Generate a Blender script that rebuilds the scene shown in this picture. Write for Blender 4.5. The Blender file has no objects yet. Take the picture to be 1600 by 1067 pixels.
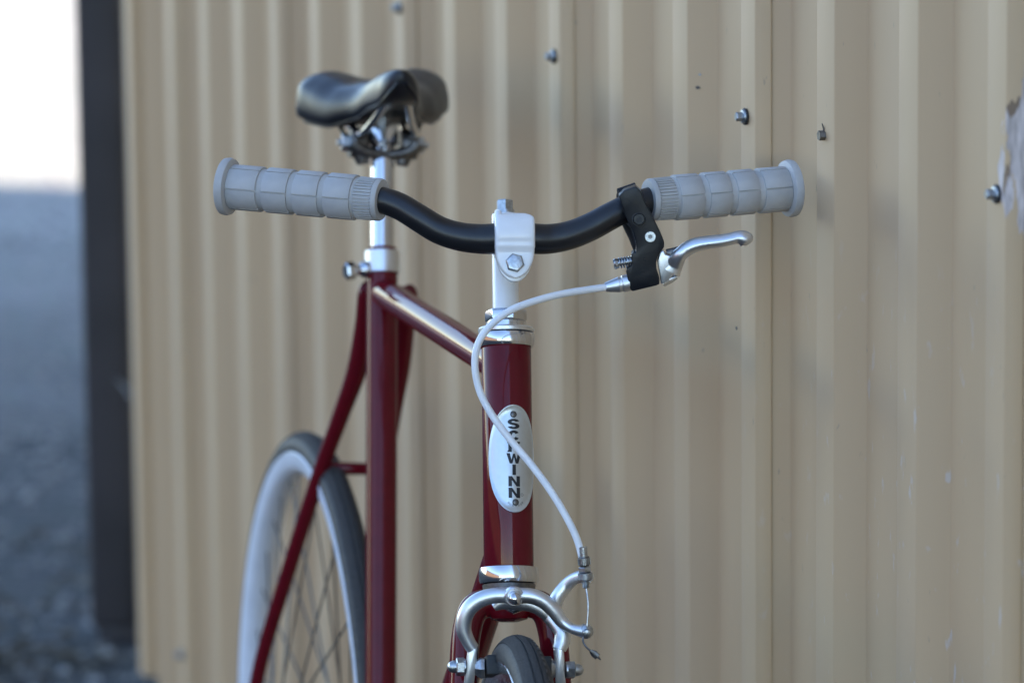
import bpy, bmesh, math, random
from mathutils import Vector as V, Matrix, noise
random.seed(7)
R = math.radians
scene = bpy.context.scene
# ------------------------------------------------------------------ camera
CAM_H = 1.533
PITCH, ROLL, FPX = R(9.57), R(.56), 7200.0
cf = V((0, math.cos(PITCH), -math.sin(PITCH)))
r0 = V((1, 0, 0)); u0 = r0.cross(cf)
cr = r0*math.cos(ROLL) - u0*math.sin(ROLL)
cu = u0*math.cos(ROLL) + r0*math.sin(ROLL)
camd = bpy.data.cameras.new('camera'); cam = bpy.data.objects.new('camera', camd)
scene.collection.objects.link(cam)
m = Matrix.Identity(4)
for i in range(3):
    m[i][0] = cr[i]; m[i][1] = cu[i]; m[i][2] = -cf[i]
m[2][3] = CAM_H
cam.matrix_world = m
camd.sensor_width = 36; camd.lens = FPX/1600*36; camd.clip_start = .05; camd.clip_end = 3000
camd.dof.use_dof = True; camd.dof.focus_distance = 3.80; camd.dof.aperture_fstop = 5.2
scene.camera = cam
# ------------------------------------------------------------------ light
SUN_EL, SUN_AZ = R(38), R(109)        # azimuth from +Y towards +X
world = bpy.data.worlds.new('World'); scene.world = world; world.use_nodes = True
wn = world.node_tree; bg = wn.nodes['Background']
sky = wn.nodes.new('ShaderNodeTexSky'); sky.sky_type = 'NISHITA'; sky.sun_disc = False
sky.sun_elevation = SUN_EL; sky.sun_rotation = SUN_AZ; sky.dust_density = 0; sky.ozone_density = 1.0; sky.air_density = 1.0; sky.altitude = 1500
wn.links.new(sky.outputs[0], bg.inputs[0]); bg.inputs[1].default_value = .12
sl = bpy.data.lights.new('sun', 'SUN'); sl.energy = 3.0; sl.angle = R(.5); sl.color = (1, .89, .74)
so = bpy.data.objects.new('sun', sl); scene.collection.objects.link(so)
sd = V((math.sin(SUN_AZ)*math.cos(SUN_EL), math.cos(SUN_AZ)*math.cos(SUN_EL), math.sin(SUN_EL)))
so.rotation_euler = (-sd).to_track_quat('-Z', 'Y').to_euler()
so.location = sd*40
vs = scene.view_settings
vs.view_transform = 'Standard'; vs.look = 'None'; vs.gamma = 1; vs.use_curve_mapping = False
vs.exposure = 2.34

# ------------------------------------------------------------------ helpers
def at(x, y, Y):
    d = cf + cr*((x-800)/FPX) + cu*((533.5-y)/FPX)
    d = d*(Y/d.y)
    return V((d.x, d.y, d.z+CAM_H))

def mat(name, col, rough=.5, metal=0., coat=0., var=0., vscale=30., bump=0., bscale=200., col2=None,
        rvar=0., spec=.5, bdist=.001, stretch=None):
    mt = bpy.data.materials.new(name); mt.use_nodes = True
    nt = mt.node_tree; b = nt.nodes['Principled BSDF']
    b.inputs['Base Color'].default_value = (*col, 1); b.inputs['Roughness'].default_value = rough
    b.inputs['Metallic'].default_value = metal; b.inputs['Coat Weight'].default_value = coat
    b.inputs['Coat Roughness'].default_value = .04; b.inputs['Specular IOR Level'].default_value = spec
    tc = nt.nodes.new('ShaderNodeTexCoord'); src = tc.outputs['Object']
    if stretch:
        mp = nt.nodes.new('ShaderNodeMapping'); mp.inputs['Scale'].default_value = stretch
        nt.links.new(src, mp.inputs[0]); src = mp.outputs[0]
    if var or rvar:
        n = nt.nodes.new('ShaderNodeTexNoise'); n.inputs['Scale'].default_value = vscale
        n.inputs['Detail'].default_value = 6; nt.links.new(src, n.inputs['Vector'])
        if var:
            cr_ = nt.nodes.new('ShaderNodeValToRGB')
            c2 = col2 or tuple(c*(1-var) for c in col)
            cr_.color_ramp.elements[0].color = (*c2, 1); cr_.color_ramp.elements[0].position = .35
            cr_.color_ramp.elements[1].color = (*col, 1); cr_.color_ramp.elements[1].position = .62
            nt.links.new(n.outputs[0], cr_.inputs[0]); nt.links.new(cr_.outputs[0], b.inputs['Base Color'])
        if rvar:
            mr = nt.nodes.new('ShaderNodeMapRange'); mr.inputs[1].default_value = .3; mr.inputs[2].default_value = .7
            mr.inputs[3].default_value = max(0, rough-rvar); mr.inputs[4].default_value = rough+rvar
            nt.links.new(n.outputs[0], mr.inputs[0]); nt.links.new(mr.outputs[0], b.inputs['Roughness'])
    if bump:
        n2 = nt.nodes.new('ShaderNodeTexNoise'); n2.inputs['Scale'].default_value = bscale
        n2.inputs['Detail'].default_value = 4; nt.links.new(src, n2.inputs['Vector'])
        bp = nt.nodes.new('ShaderNodeBump'); bp.inputs['Strength'].default_value = bump
        bp.inputs['Distance'].default_value = bdist
        nt.links.new(n2.outputs[0], bp.inputs['Height']); nt.links.new(bp.outputs[0], b.inputs['Normal'])
    return mt

col = scene.collection
def empty(name, loc, label, cat, group=None):
    o = bpy.data.objects.new(name, None); col.objects.link(o); o.location = loc
    o['label'] = label; o['category'] = cat
    if group: o['group'] = group
    o.empty_display_size = .1
    return o

def wpos(o):
    p = V((0, 0, 0))
    while o is not None:
        p += o.location; o = o.parent
    return p

def obj(name, geo, mt, parent=None, smooth=True, bevel=0, label=None, angle=35, sub=0, segs=2):
    """geo = (verts in world space, faces); the part keeps its own origin at its centre"""
    vs_, fs_ = geo
    vs_ = [V(v) for v in vs_]
    if parent is None and name in ('ground',):
        c = V((0, 0, 0))
    else:
        c = sum(vs_, V((0, 0, 0)))/len(vs_)
    me = bpy.data.meshes.new(name)
    me.from_pydata([tuple(v-c) for v in vs_], [], [tuple(f) for f in fs_])
    bm = bmesh.new(); bm.from_mesh(me)
    bmesh.ops.recalc_face_normals(bm, faces=bm.faces)
    if bevel:
        es = [e for e in bm.edges if e.is_manifold and e.calc_face_angle(0) > R(30)]
        bmesh.ops.bevel(bm, geom=es, offset=bevel, segments=segs, profile=.5, affect='EDGES', clamp_overlap=True)
    for f in bm.faces: f.smooth = smooth
    if smooth:
        for e in bm.edges:
            if e.is_manifold and e.calc_face_angle(0) > R(angle): e.smooth = False
    bm.to_mesh(me); bm.free()
    me.materials.append(mt)
    o = bpy.data.objects.new(name, me); col.objects.link(o)
    o.location = c - (wpos(parent) if parent else V((0, 0, 0)))
    o.parent = parent
    if label: o['label'] = label
    return o

def join(*gs):
    vs_, fs_ = [], []
    for g in gs:
        k = len(vs_); vs_ += list(g[0]); fs_ += [tuple(i+k for i in f) for f in g[1]]
    return vs_, fs_

def spline(pts, n=8):
    """Catmull-Rom through tuples (any length)"""
    P = [tuple(p) for p in pts]
    P = [tuple(2*a-b for a, b in zip(P[0], P[1]))] + P + [tuple(2*a-b for a, b in zip(P[-1], P[-2]))]
    out = []
    for i in range(1, len(P)-2):
        for k in range(n):
            t = k/n
            out.append(tuple(.5*((2*b)+(-a+c)*t+(2*a-5*b+4*c-d)*t*t+(-a+3*b-3*c+d)*t**3)
                             for a, b, c, d in zip(P[i-1], P[i], P[i+1], P[i+2])))
    out.append(P[-2]); return out

def sweep(path, rad, n=20, ref=None, cap=True):
    """path: world points; rad: number, list of numbers or list of (across ref-normal, along ref)"""
    path = [V(p) for p in path]
    if not isinstance(rad, (list, tuple)): rad = [rad]*len(path)
    vs_, fs_ = [], []
    prev = None
    for i, p in enumerate(path):
        t = (path[min(i+1, len(path)-1)]-path[max(i-1, 0)]).normalized()
        if ref is not None: a = V(ref) - t*t.dot(V(ref))
        elif prev is None:
            a = V((0, 0, 1)) - t*t.z
            if a.length < .2: a = V((0, 1, 0)) - t*t.y
        else: a = prev - t*t.dot(prev)
        a.normalize(); prev = a; b = t.cross(a)
        ra = rad[i] if isinstance(rad[i], (tuple, list)) else (rad[i], rad[i])
        for k in range(n):
            w = 2*math.pi*k/n
            vs_.append(p + a*math.cos(w)*ra[0] + b*math.sin(w)*ra[1])
    for i in range(len(path)-1):
        for k in range(n):
            k2 = (k+1) % n
            fs_.append((i*n+k, i*n+k2, (i+1)*n+k2, (i+1)*n+k))
    if cap:
        fs_.append(tuple(range(n-1, -1, -1))); fs_.append(tuple(range((len(path)-1)*n, len(path)*n)))
    return vs_, fs_

def lathe(o, ax, prof, n=32, a0=0, close=False):
    """prof: list of (distance along ax, radius)"""
    o = V(o); ax = V(ax).normalized()
    a = V((0, 0, 1)) - ax*ax.z
    if a.length < .3: a = V((0, -1, 0)) + ax*ax.y
    a.normalize(); b = ax.cross(a)
    vs_, fs_ = [], []
    for d, r in prof:
        for k in range(n):
            w = 2*math.pi*k/n + a0
            vs_.append(o + ax*d + (a*math.cos(w)+b*math.sin(w))*r)
    m_ = len(prof)
    for i in range(m_-1 + (1 if close else 0)):
        j = (i+1) % m_
        for k in range(n):
            k2 = (k+1) % n
            fs_.append((i*n+k, i*n+k2, j*n+k2, j*n+k))
    if not close:
        fs_.append(tuple(range(n-1, -1, -1))); fs_.append(tuple(range((m_-1)*n, m_*n)))
    return vs_, fs_

def hexa(o, ax, r, h, a0=0, ch=.0):
    if ch: return lathe(o, ax, [(0, r), (h-ch, r), (h, r*.82)], 6, a0)
    return lathe(o, ax, [(0, r), (h, r)], 6, a0)

def boxo(c, X, Y, Z, sx, sy, sz):
    c = V(c); vs_ = []
    for i in (-1, 1):
        for j in (-1, 1):
            for k in (-1, 1):
                vs_.append(c + V(X)*i*sx/2 + V(Y)*j*sy/2 + V(Z)*k*sz/2)
    return vs_, [(0, 1, 3, 2), (4, 6, 7, 5), (0, 4, 5, 1), (2, 3, 7, 6), (0, 2, 6, 4), (1, 5, 7, 3)]

def prism(pts, off):
    n = len(pts); off = V(off)
    vs_ = [V(p) for p in pts] + [V(p)+off for p in pts]
    return vs_, [tuple(range(n)), tuple(range(2*n-1, n-1, -1))] + [(i, (i+1) % n, n+(i+1) % n, n+i) for i in range(n)]

# ------------------------------------------------------------------ materials
M = {}
M['red'] = mat('oxblood_paint', (.125, .0055, .0105), .42, coat=.55, var=.12, vscale=60, rvar=.04, spec=0.)
M['chrome'] = mat('chrome', (.60, .60, .61), .13, 1, rvar=.05, vscale=120)
M['alloy'] = mat('polished_alloy', (.72, .73, .74), .38, 1, rvar=.05, vscale=90, bump=.05, bscale=500, bdist=.0003)
M['zinc'] = mat('zinc_plated_steel', (.5, .52, .53), .32, 1, var=.3, vscale=300, bump=.2, bscale=700)
M['dullsteel'] = mat('dull_steel', (.22, .21, .20), .45, 1, var=.4, vscale=160, bump=.2, bscale=400)
M['white'] = mat('white_paint', (.86, .86, .85), .3, coat=.5, var=.05, vscale=50, bump=.05, bscale=150)
M['housing'] = mat('white_cable_housing', (.83, .84, .85), .32, var=.04, vscale=80)
M['grip'] = mat('grey_rubber', (.46, .445, .425), .55, var=.14, vscale=45, bump=.25, bscale=900, rvar=.05, bdist=.0004)
M['black'] = mat('black_anodised', (.012, .012, .014), .33, var=.2, vscale=100, bump=.08, bscale=900, spec=.5)
M['blackm'] = mat('black_satin_metal', (.006, .007, .010), .33, spec=.35, rvar=.06, vscale=80, bump=.1, bscale=700)
M['leather'] = mat('black_vinyl', (.013, .013, .016), .36, rvar=.04, vscale=40, bump=.1, bscale=260, spec=.36, bdist=.001)
M['rubber'] = mat('tyre_rubber', (.022, .022, .024), .62, var=.35, vscale=160, bump=.5, bscale=500, col2=(.045, .043, .04), spec=.4)
M['tread'] = mat('dusty_tread', (.072, .068, .063), .85, var=.45, vscale=700, bump=.7, bscale=900, col2=(.035, .034, .032), spec=.2)
M['pad'] = mat('brake_pad_rubber', (.02, .022, .022), .6, bump=.2)
M['rimw'] = mat('white_rim', (.74, .76, .8), .32, var=.06, vscale=40)
M['rimal'] = mat('rim_alloy', (.62, .63, .65), .2, 1, rvar=.05, vscale=60)
M['spoke'] = mat('spoke_steel', (.16, .16, .155), .4, 1)
M['badge'] = mat('badge_metal', (.62, .66, .67), .36, .85, var=.06, vscale=200, rvar=.05, bump=.06, bscale=300, bdist=.0003)
M['ink'] = mat('black_enamel', (.01, .01, .012), .4)
M['tan'] = mat('tan_sheet', (.56, .385, .218), .42, spec=.5)
M['post'] = mat('dark_steel_post', (.040, .034, .036), .55, var=.3, vscale=6, bump=.2, bscale=60)
M['galv'] = mat('galvanised', (.38, .4, .42), .4, .9, var=.3, vscale=200)
M['washer'] = mat('black_washer', (.02, .02, .02), .6)
M['flake'] = mat('bare_primer', (.62, .54, .50), .75, var=.45, vscale=70, bump=.6, bscale=150, bdist=.002, stretch=(1, 1, .15))
M['chip'] = mat('chip_dark', (.05, .055, .06), .6)
M['stone'] = mat('gravel_stone', (.3, .29, .27), .85, var=.5, vscale=14)
M['leafm'] = mat('dead_leaf', (.11, .085, .05), .7, var=.5, vscale=8)

WP0 = at(1250, 295, 3.82); WP0.z = 0
WD0 = (-.30687, .95175, 0); WN0 = (-.95175, -.30687, 0)
# wall paint: tan enamel, faint dust, scuffs near the foot
def wall_paint():
    mt = M['tan']; nt = mt.node_tree; b = nt.nodes['Principled BSDF']; L = nt.links.new
    tc = nt.nodes.new('ShaderNodeNewGeometry')
    def noise_(scale, stretch, det=5):
        mp = nt.nodes.new('ShaderNodeMapping'); mp.inputs['Scale'].default_value = stretch
        n = nt.nodes.new('ShaderNodeTexNoise'); n.inputs['Scale'].default_value = scale; n.inputs['Detail'].default_value = det
        L(tc.outputs['Position'], mp.inputs[0]); L(mp.outputs[0], n.inputs['Vector']); return n.outputs[0]
    def ramp(src, p0, p1, v0=0, v1=1):
        r_ = nt.nodes.new('ShaderNodeMapRange'); r_.inputs[1].default_value = p0; r_.inputs[2].default_value = p1
        r_.inputs[3].default_value = v0; r_.inputs[4].default_value = v1; L(src, r_.inputs[0]); return r_.outputs[0]
    def mix(f, a, c):
        x = nt.nodes.new('ShaderNodeMix'); x.data_type = 'RGBA'
        L(f, x.inputs[0])
        if isinstance(a, tuple): x.inputs[6].default_value = (*a, 1)
        else: L(a, x.inputs[6])
        x.inputs[7].default_value = (*c, 1); return x.outputs[2]
    def mul(a, c):
        x = nt.nodes.new('ShaderNodeMath'); x.operation = 'MULTIPLY'; L(a, x.inputs[0]); L(c, x.inputs[1]); return x.outputs[0]
    dust = ramp(noise_(9, (1, 1, .12)), .42, .68, 0, .45)
    c = mix(dust, (.56, .385, .218), (.53, .375, .228))
    grime = ramp(noise_(2.3, (1, 1, .5)), .5, .75, 0, .35)
    c = mix(grime, c, (.46, .31, .185))
    # pale splashes and scratches concentrated low on the wall
    sep = nt.nodes.new('ShaderNodeSeparateXYZ'); L(tc.outputs['Position'], sep.inputs[0])
    low = ramp(sep.outputs[2], 1.02, .80)
    near = ramp(sep.outputs[1], 4.0, 3.6)
    sc = ramp(noise_(90, (1, 1, .4), 8), .63, .70, 0, .45)
    c = mix(mul(mul(sc, low), near), c, (.6, .6, .6))
    sc2 = ramp(noise_(160, (1, 1, .3), 3), .72, .78, 0, .5)
    c = mix(sc2, c, (.2, .18, .15))
    # ragged bare patch on the rib side near the right edge, where the paint has flaked off
    def dotn(vec, off):
        d_ = nt.nodes.new('ShaderNodeVectorMath'); d_.operation = 'DOT_PRODUCT'; L(tc.outputs['Position'], d_.inputs[0]); d_.inputs[1].default_value = vec
        a_ = nt.nodes.new('ShaderNodeMath'); a_.operation = 'ADD'; L(d_.outputs['Value'], a_.inputs[0]); a_.inputs[1].default_value = off; return a_.outputs[0]
    def math2(op, a, c_, cl=False):
        x = nt.nodes.new('ShaderNodeMath'); x.operation = op; x.use_clamp = cl
        for i_, v_ in enumerate((a, c_)):
            if isinstance(v_, (int, float)): x.inputs[i_].default_value = v_
            else: L(v_, x.inputs[i_])
        return x.outputs[0]
    sa = -.0764-2*.1745
    w0 = WP0
    s_ = dotn(WD0, -(w0.dot(V(WD0))) - sa)
    h_ = dotn(WN0, -(w0.dot(V(WN0))))
    pth_ = math2('ADD', s_, math2('MULTIPLY', h_, 1.5))
    tt = math2('DIVIDE', math2('SUBTRACT', 1.175, sep.outputs[2]), .152)
    rmp = nt.nodes.new('ShaderNodeValToRGB'); el = rmp.color_ramp.elements
    keys = [(0, 0), (.02, .5), (.1, .62), (.16, .76), (.24, .86), (.36, .95), (.62, .96), (.76, .88), (.86, .76), (.95, .60), (1, 0)]
    el[0].position = 0; el[0].color = (0, 0, 0, 1); el[1].position = 1; el[1].color = (0, 0, 0, 1)
    for p_, v_ in keys[1:-1]:
        q_ = el.new(p_); q_.color = (v_, v_, v_, 1)
    L(tt, rmp.inputs[0])
    lim = math2('ADD', math2('MULTIPLY', rmp.outputs[0], .1), -.086)
    nz = math2('MULTIPLY', math2('SUBTRACT', noise_(75, (1, 1, .3), 8), .5), .15)
    m_ = math2('MULTIPLY', math2('SUBTRACT', math2('ADD', lim, nz), pth_), 500, True)
    far_ = math2('MULTIPLY', math2('ADD', s_, .12), 200, True)
    on_ = math2('MULTIPLY', m_, far_, True)
    brk = ramp(noise_(60, (1, 1, .3), 4), .40, .45)
    x1 = nt.nodes.new('ShaderNodeMix'); x1.data_type = 'RGBA'; L(ramp(noise_(260, (1, 1, .15), 5), .35, .65), x1.inputs[0]); x1.inputs[6].default_value = (.40, .33, .29, 1); x1.inputs[7].default_value = (.72, .62, .57, 1)
    x2 = nt.nodes.new('ShaderNodeMix'); x2.data_type = 'RGBA'; L(on_, x2.inputs[0]); L(c, x2.inputs[6])
    x3 = nt.nodes.new('ShaderNodeMix'); x3.data_type = 'RGBA'; L(brk, x3.inputs[0]); x3.inputs[6].default_value = (.2, .13, .08, 1); L(x1.outputs[2], x3.inputs[7])
    L(x3.outputs[2], x2.inputs[7]); c = x2.outputs[2]
    L(c, b.inputs['Base Color'])
    L(ramp(noise_(20, (1, 1, .2)), .3, .7, .38, .5), b.inputs['Roughness'])
    bp = nt.nodes.new('ShaderNodeBump'); bp.inputs['Strength'].default_value = .25; bp.inputs['Distance'].default_value = .004
    L(noise_(7, (1, 1, .3), 3), bp.inputs['Height']); L(bp.outputs[0], b.inputs['Normal'])
wall_paint()

def ground_mat():
    mt = bpy.data.materials.new('gravel_ground'); mt.use_nodes = True; nt = mt.node_tree; b = nt.nodes['Principled BSDF']; L = nt.links.new
    g = nt.nodes.new('ShaderNodeNewGeometry')
    n = nt.nodes.new('ShaderNodeTexNoise'); n.inputs['Scale'].default_value = 1.6; n.inputs['Detail'].default_value = 9; n.inputs['Roughness'].default_value = .62
    L(g.outputs['Position'], n.inputs['Vector'])
    cr_ = nt.nodes.new('ShaderNodeValToRGB'); e = cr_.color_ramp.elements
    e[0].position = .32; e[0].color = (.13, .118, .09, 1); e[1].position = .6; e[1].color = (.31, .285, .235, 1)
    L(n.outputs[0], cr_.inputs[0])
    v = nt.nodes.new('ShaderNodeTexVoronoi'); v.inputs['Scale'].default_value = 45; L(g.outputs['Position'], v.inputs['Vector'])
    mx = nt.nodes.new('ShaderNodeMix'); mx.data_type = 'RGBA'; mx.blend_type = 'MULTIPLY'; mx.inputs[0].default_value = .45
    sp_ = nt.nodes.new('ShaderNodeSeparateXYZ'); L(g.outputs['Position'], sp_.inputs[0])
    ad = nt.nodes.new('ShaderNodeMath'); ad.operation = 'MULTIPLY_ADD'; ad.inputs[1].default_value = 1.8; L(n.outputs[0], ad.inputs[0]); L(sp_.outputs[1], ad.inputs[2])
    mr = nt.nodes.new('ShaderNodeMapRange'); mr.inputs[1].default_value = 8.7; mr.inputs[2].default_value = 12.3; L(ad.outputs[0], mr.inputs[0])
    # ground tone: darker towards the building, paler further out
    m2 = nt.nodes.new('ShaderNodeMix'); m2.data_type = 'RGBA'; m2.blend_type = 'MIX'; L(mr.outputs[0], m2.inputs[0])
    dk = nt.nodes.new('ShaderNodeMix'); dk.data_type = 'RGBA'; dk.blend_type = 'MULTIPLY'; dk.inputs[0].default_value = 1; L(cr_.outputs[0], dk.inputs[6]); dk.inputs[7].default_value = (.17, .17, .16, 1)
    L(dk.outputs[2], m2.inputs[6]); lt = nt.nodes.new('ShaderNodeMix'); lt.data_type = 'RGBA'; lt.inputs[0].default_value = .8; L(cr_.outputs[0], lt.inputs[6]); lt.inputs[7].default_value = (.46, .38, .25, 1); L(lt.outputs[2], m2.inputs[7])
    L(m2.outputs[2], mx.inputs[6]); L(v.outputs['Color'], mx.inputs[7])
    hs = nt.nodes.new('ShaderNodeHueSaturation'); hs.inputs['Saturation'].default_value = .35; hs.inputs['Value'].default_value = .95
    # unseen ground on the left, made dark green to subdue its reflections
    gx = nt.nodes.new('ShaderNodeMapRange'); gx.inputs[1].default_value = -14; gx.inputs[2].default_value = -16; gz = nt.nodes.new('ShaderNodeMath'); gz.operation = 'MULTIPLY_ADD'; gz.inputs[1].default_value = 2.5; L(n.outputs[0], gz.inputs[0]); L(sp_.outputs[0], gz.inputs[2]); L(gz.outputs[0], gx.inputs[0])
    gm = nt.nodes.new('ShaderNodeMix'); gm.data_type = 'RGBA'; L(gx.outputs[0], gm.inputs[0]); gm.inputs[7].default_value = (.05, .065, .025, 1)
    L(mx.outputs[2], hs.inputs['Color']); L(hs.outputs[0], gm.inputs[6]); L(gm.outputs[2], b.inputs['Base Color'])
    b.inputs['Roughness'].default_value = .9
    bp = nt.nodes.new('ShaderNodeBump'); bp.inputs['Strength'].default_value = .6; bp.inputs['Distance'].default_value = .01
    L(v.outputs['Distance'], bp.inputs['Height']); L(bp.outputs[0], b.inputs['Normal'])
    return mt
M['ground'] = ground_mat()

# ------------------------------------------------------------------ ground
g = 500
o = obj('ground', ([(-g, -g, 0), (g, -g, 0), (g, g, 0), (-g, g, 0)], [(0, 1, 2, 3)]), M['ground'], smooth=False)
o['kind'] = 'structure'
# loose gravel in view
vs_, fs_ = [], []
def stone(c, s):
    k = len(vs_); a = random.random()*6
    for i in range(6):
        w = a + i*math.pi/3; rr = s*random.uniform(.7, 1.1)
        vs_.append((c[0]+rr*math.cos(w), c[1]+rr*math.sin(w), c[2]-s*.15))
    for i in range(4):
        w = a + i*math.pi/2; rr = s*random.uniform(.35, .6)
        vs_.append((c[0]+rr*math.cos(w), c[1]+rr*math.sin(w), c[2]+s*random.uniform(.4, .6)))
    for t in ((6, 7, 8), (6, 8, 9), (0, 1, 6), (1, 7, 6), (1, 2, 7), (2, 3, 7), (3, 8, 7), (3, 4, 8), (4, 5, 9), (4, 9, 8), (5, 0, 9), (0, 6, 9)):
        fs_.append(tuple(k+i for i in t))
for i in range(14000):
    Y = 5.6 + 9*random.random()**1.6
    X = random.uniform(-.16*Y-.5, -.03*Y)
    if i < 2500: Y = random.uniform(2.5, 5.6); X = random.uniform(-1.6, .5)
    if X > -.5 - (Y-6.2)*-.3224 - .1 and Y < 6.2 and X > .25 - (Y-3.8)*.3224 - .1: continue
    d = noise.noise(V((X*1.3, Y*.8, 0)))
    if random.random() > .55 + d: continue
    stone((X, Y, 0), random.choice([.004, .006, .008, .01, .014]))
o = obj('gravel', (vs_, fs_), M['stone'], smooth=False); o['kind'] = 'stuff'; o['label'] = 'loose grey gravel scattered on the ground'; o['category'] = 'gravel'
vs_, fs_ = [], []
for i in range(260):
    Y = random.uniform(5.9, 7.3); X = random.uniform(-1.15, -.5)
    if i % 3 == 0: Y = random.gauss(6.35, .12); X = random.gauss(-.72, .1)
    if X > -.53: continue
    a = random.random()*6; s = random.uniform(.01, .028); z = random.uniform(.004, .016); k = len(vs_)
    dx, dy = math.cos(a)*s, math.sin(a)*s
    vs_ += [(X-dx, Y-dy, z), (X+dy*.45, Y-dx*.45, z+.006), (X+dx, Y+dy, z+.002), (X-dy*.45, Y+dx*.45, z+.007)]
    fs_ += [(k, k+1, k+2), (k, k+2, k+3)]
o = obj('dead_leaves', (vs_, fs_), M['leafm'], smooth=False); o['kind'] = 'stuff'; o['label'] = 'dry brown leaves and litter by the wall foot'; o['category'] = 'leaves'

# unseen brown shed added on the left, for warm reflections in paint and chrome
M['brown'] = mat('brown_boards', (.22, .12, .075), .75, var=.3, vscale=3, stretch=(1, 1, .2))
shed = empty('added_shed', (-24, -4, 0), 'low brown shed out of view, added on the left for its reflections', 'shed')
obj('wall', boxo((-24, -9, 2.4), V((1, 0, 0)), V((0, 1, 0)), V((0, 0, 1)), 6, 34, 4.8), M['brown'], shed, smooth=False)
obj('roof', prism([(-20.6, -26.4, 4.81), (-24, -26.4, 6.0), (-27.4, -26.4, 4.81)], (0, 34.8, 0)), M['post'], shed, smooth=False)

# ------------------------------------------------------------------ corrugated building
WP = at(1250, 295, 3.82); WP.z = 0
wd = V((-.30687, .95175, 0)); wn_ = V((-.95175, -.30687, 0))
def W(s, h, z): return WP + wd*s + wn_*h + V((0, 0, z))
T0, T1, PER, Q, RI = -.0764, -.037, .1745, .015, .0235
WT, WB, S_END = 12.0, .036, 2.425
bld = empty('metal_building', W(S_END, 0, 0), 'tan ribbed sheet metal building behind the bicycle', 'building')
def rib_pts(k):   # from near to far
    a, b = T0+k*PER, T1+k*PER
    return [(a-Q, -RI), (a, 0), (b, 0), (b+Q, -RI)]
def sheet(pts, z0, z1, fn):
    vs_, fs_ = [], []
    # narrow rounded folds
    P = []
    for i, p in enumerate(pts):
        if 0 < i < len(pts)-1:
            a = V((*pts[i-1], 0)); b = V((*p, 0)); c = V((*pts[i+1], 0))
            d1 = (a-b).normalized()*.0016; d2 = (c-b).normalized()*.0016
            P += [(b+d1)[:2], ((b+(d1+d2)*.3))[:2], (b+d2)[:2]]
        else: P.append(p)
    zs = [z0+(z1-z0)*i/6 for i in range(7)]
    for z in zs:
        for s, h in P: vs_.append(fn(s, h, z))
    n = len(P)
    for j in range(len(zs)-1):
        for i in range(n-1): fs_.append((j*n+i, j*n+i+1, (j+1)*n+i+1, (j+1)*n+i))
    # thickness lip on the near edge
    k = len(vs_)
    for z in (z0, z1): vs_.append(fn(P[0][0]+.0006, P[0][1]-.0012, z))
    fs_.append((0, k, k+1, (len(zs)-1)*n))
    return vs_, fs_
k = -137
seams = [1+3*j for j in range(-46, 5)]
for k0 in seams:
    if k0 >= 14: continue
    a = T0+k0*PER
    pts = [(a-Q*.5, -RI*.5+.003), (a-.0005, .0028)]           # lapped edge lifted by the washer's squeeze
    pts += [(T1+k0*PER, .0008), (T1+k0*PER+Q, -RI)]
    for kk in (k0+1, k0+2):
        if T1+kk*PER+Q < S_END: pts += rib_pts(kk)
    k3 = k0+3
    if T0+k3*PER < S_END:
        a3 = T0+k3*PER
        pts += [(a3-Q-.0005, -RI-.001), (a3-.0005, -.0022), (T1+k3*PER-.008, -.0022)]
    else:
        pts = [p for p in pts if p[0] < S_END-.02] + [(S_END-.004, -RI)]
    obj('wall_panel', sheet(pts, WB, WT, W), M['tan'], bld, smooth=True, angle=50)
# hidden frame girt behind, corner trim, back and far walls, roof
obj('corner_trim', join(boxo(W(S_END+.012, -.012, (WT+WB)/2), wd, wn_, V((0, 0, 1)), .036, .034, WT-WB-.01)), M['tan'], bld, smooth=False, bevel=.003)
c0 = W(S_END+.03, -.03, 0); bd = V((.95175, .30687, 0))
def WBk(s, h, z): return c0 + bd*s + wd*h + V((0, 0, z))
pts = []
for i in range(46):
    a = .02+i*PER
    pts += [(a, -RI), (a+Q, 0), (a+Q+.039, 0), (a+2*Q+.039, -RI)]
obj('back_wall', sheet(pts, WB, WT, WBk), M['tan'], bld)
obj('base_sill', boxo(W((S_END-24)/2, -.045, .03), wd, wn_, V((0, 0, 1)), S_END+24, .03, .06), M['post'], bld, smooth=False)
rc = [W(S_END+.25, .22, WT), W(-24, .22, WT), W(-24, .22, WT)+bd*8.6, W(S_END+.25, .22, WT)+bd*8.6]
obj('roof', prism(rc, (0, 0, .12)), M['post'], bld, smooth=False)
obj('far_side_wall', prism([W(S_END, -8.1, WB), W(-24, -8.1, WB), W(-24, -8.1, WT-.01), W(S_END, -8.1, WT-.01)], bd*.05), M['tan'], bld, smooth=False)
obj('end_wall', prism([W(-24, -.05, WB), W(-24, -8.0, WB), W(-24, -8.0, WT-.01), W(-24, -.05, WT-.01)], wd*.05), M['tan'], bld, smooth=False)
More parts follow.
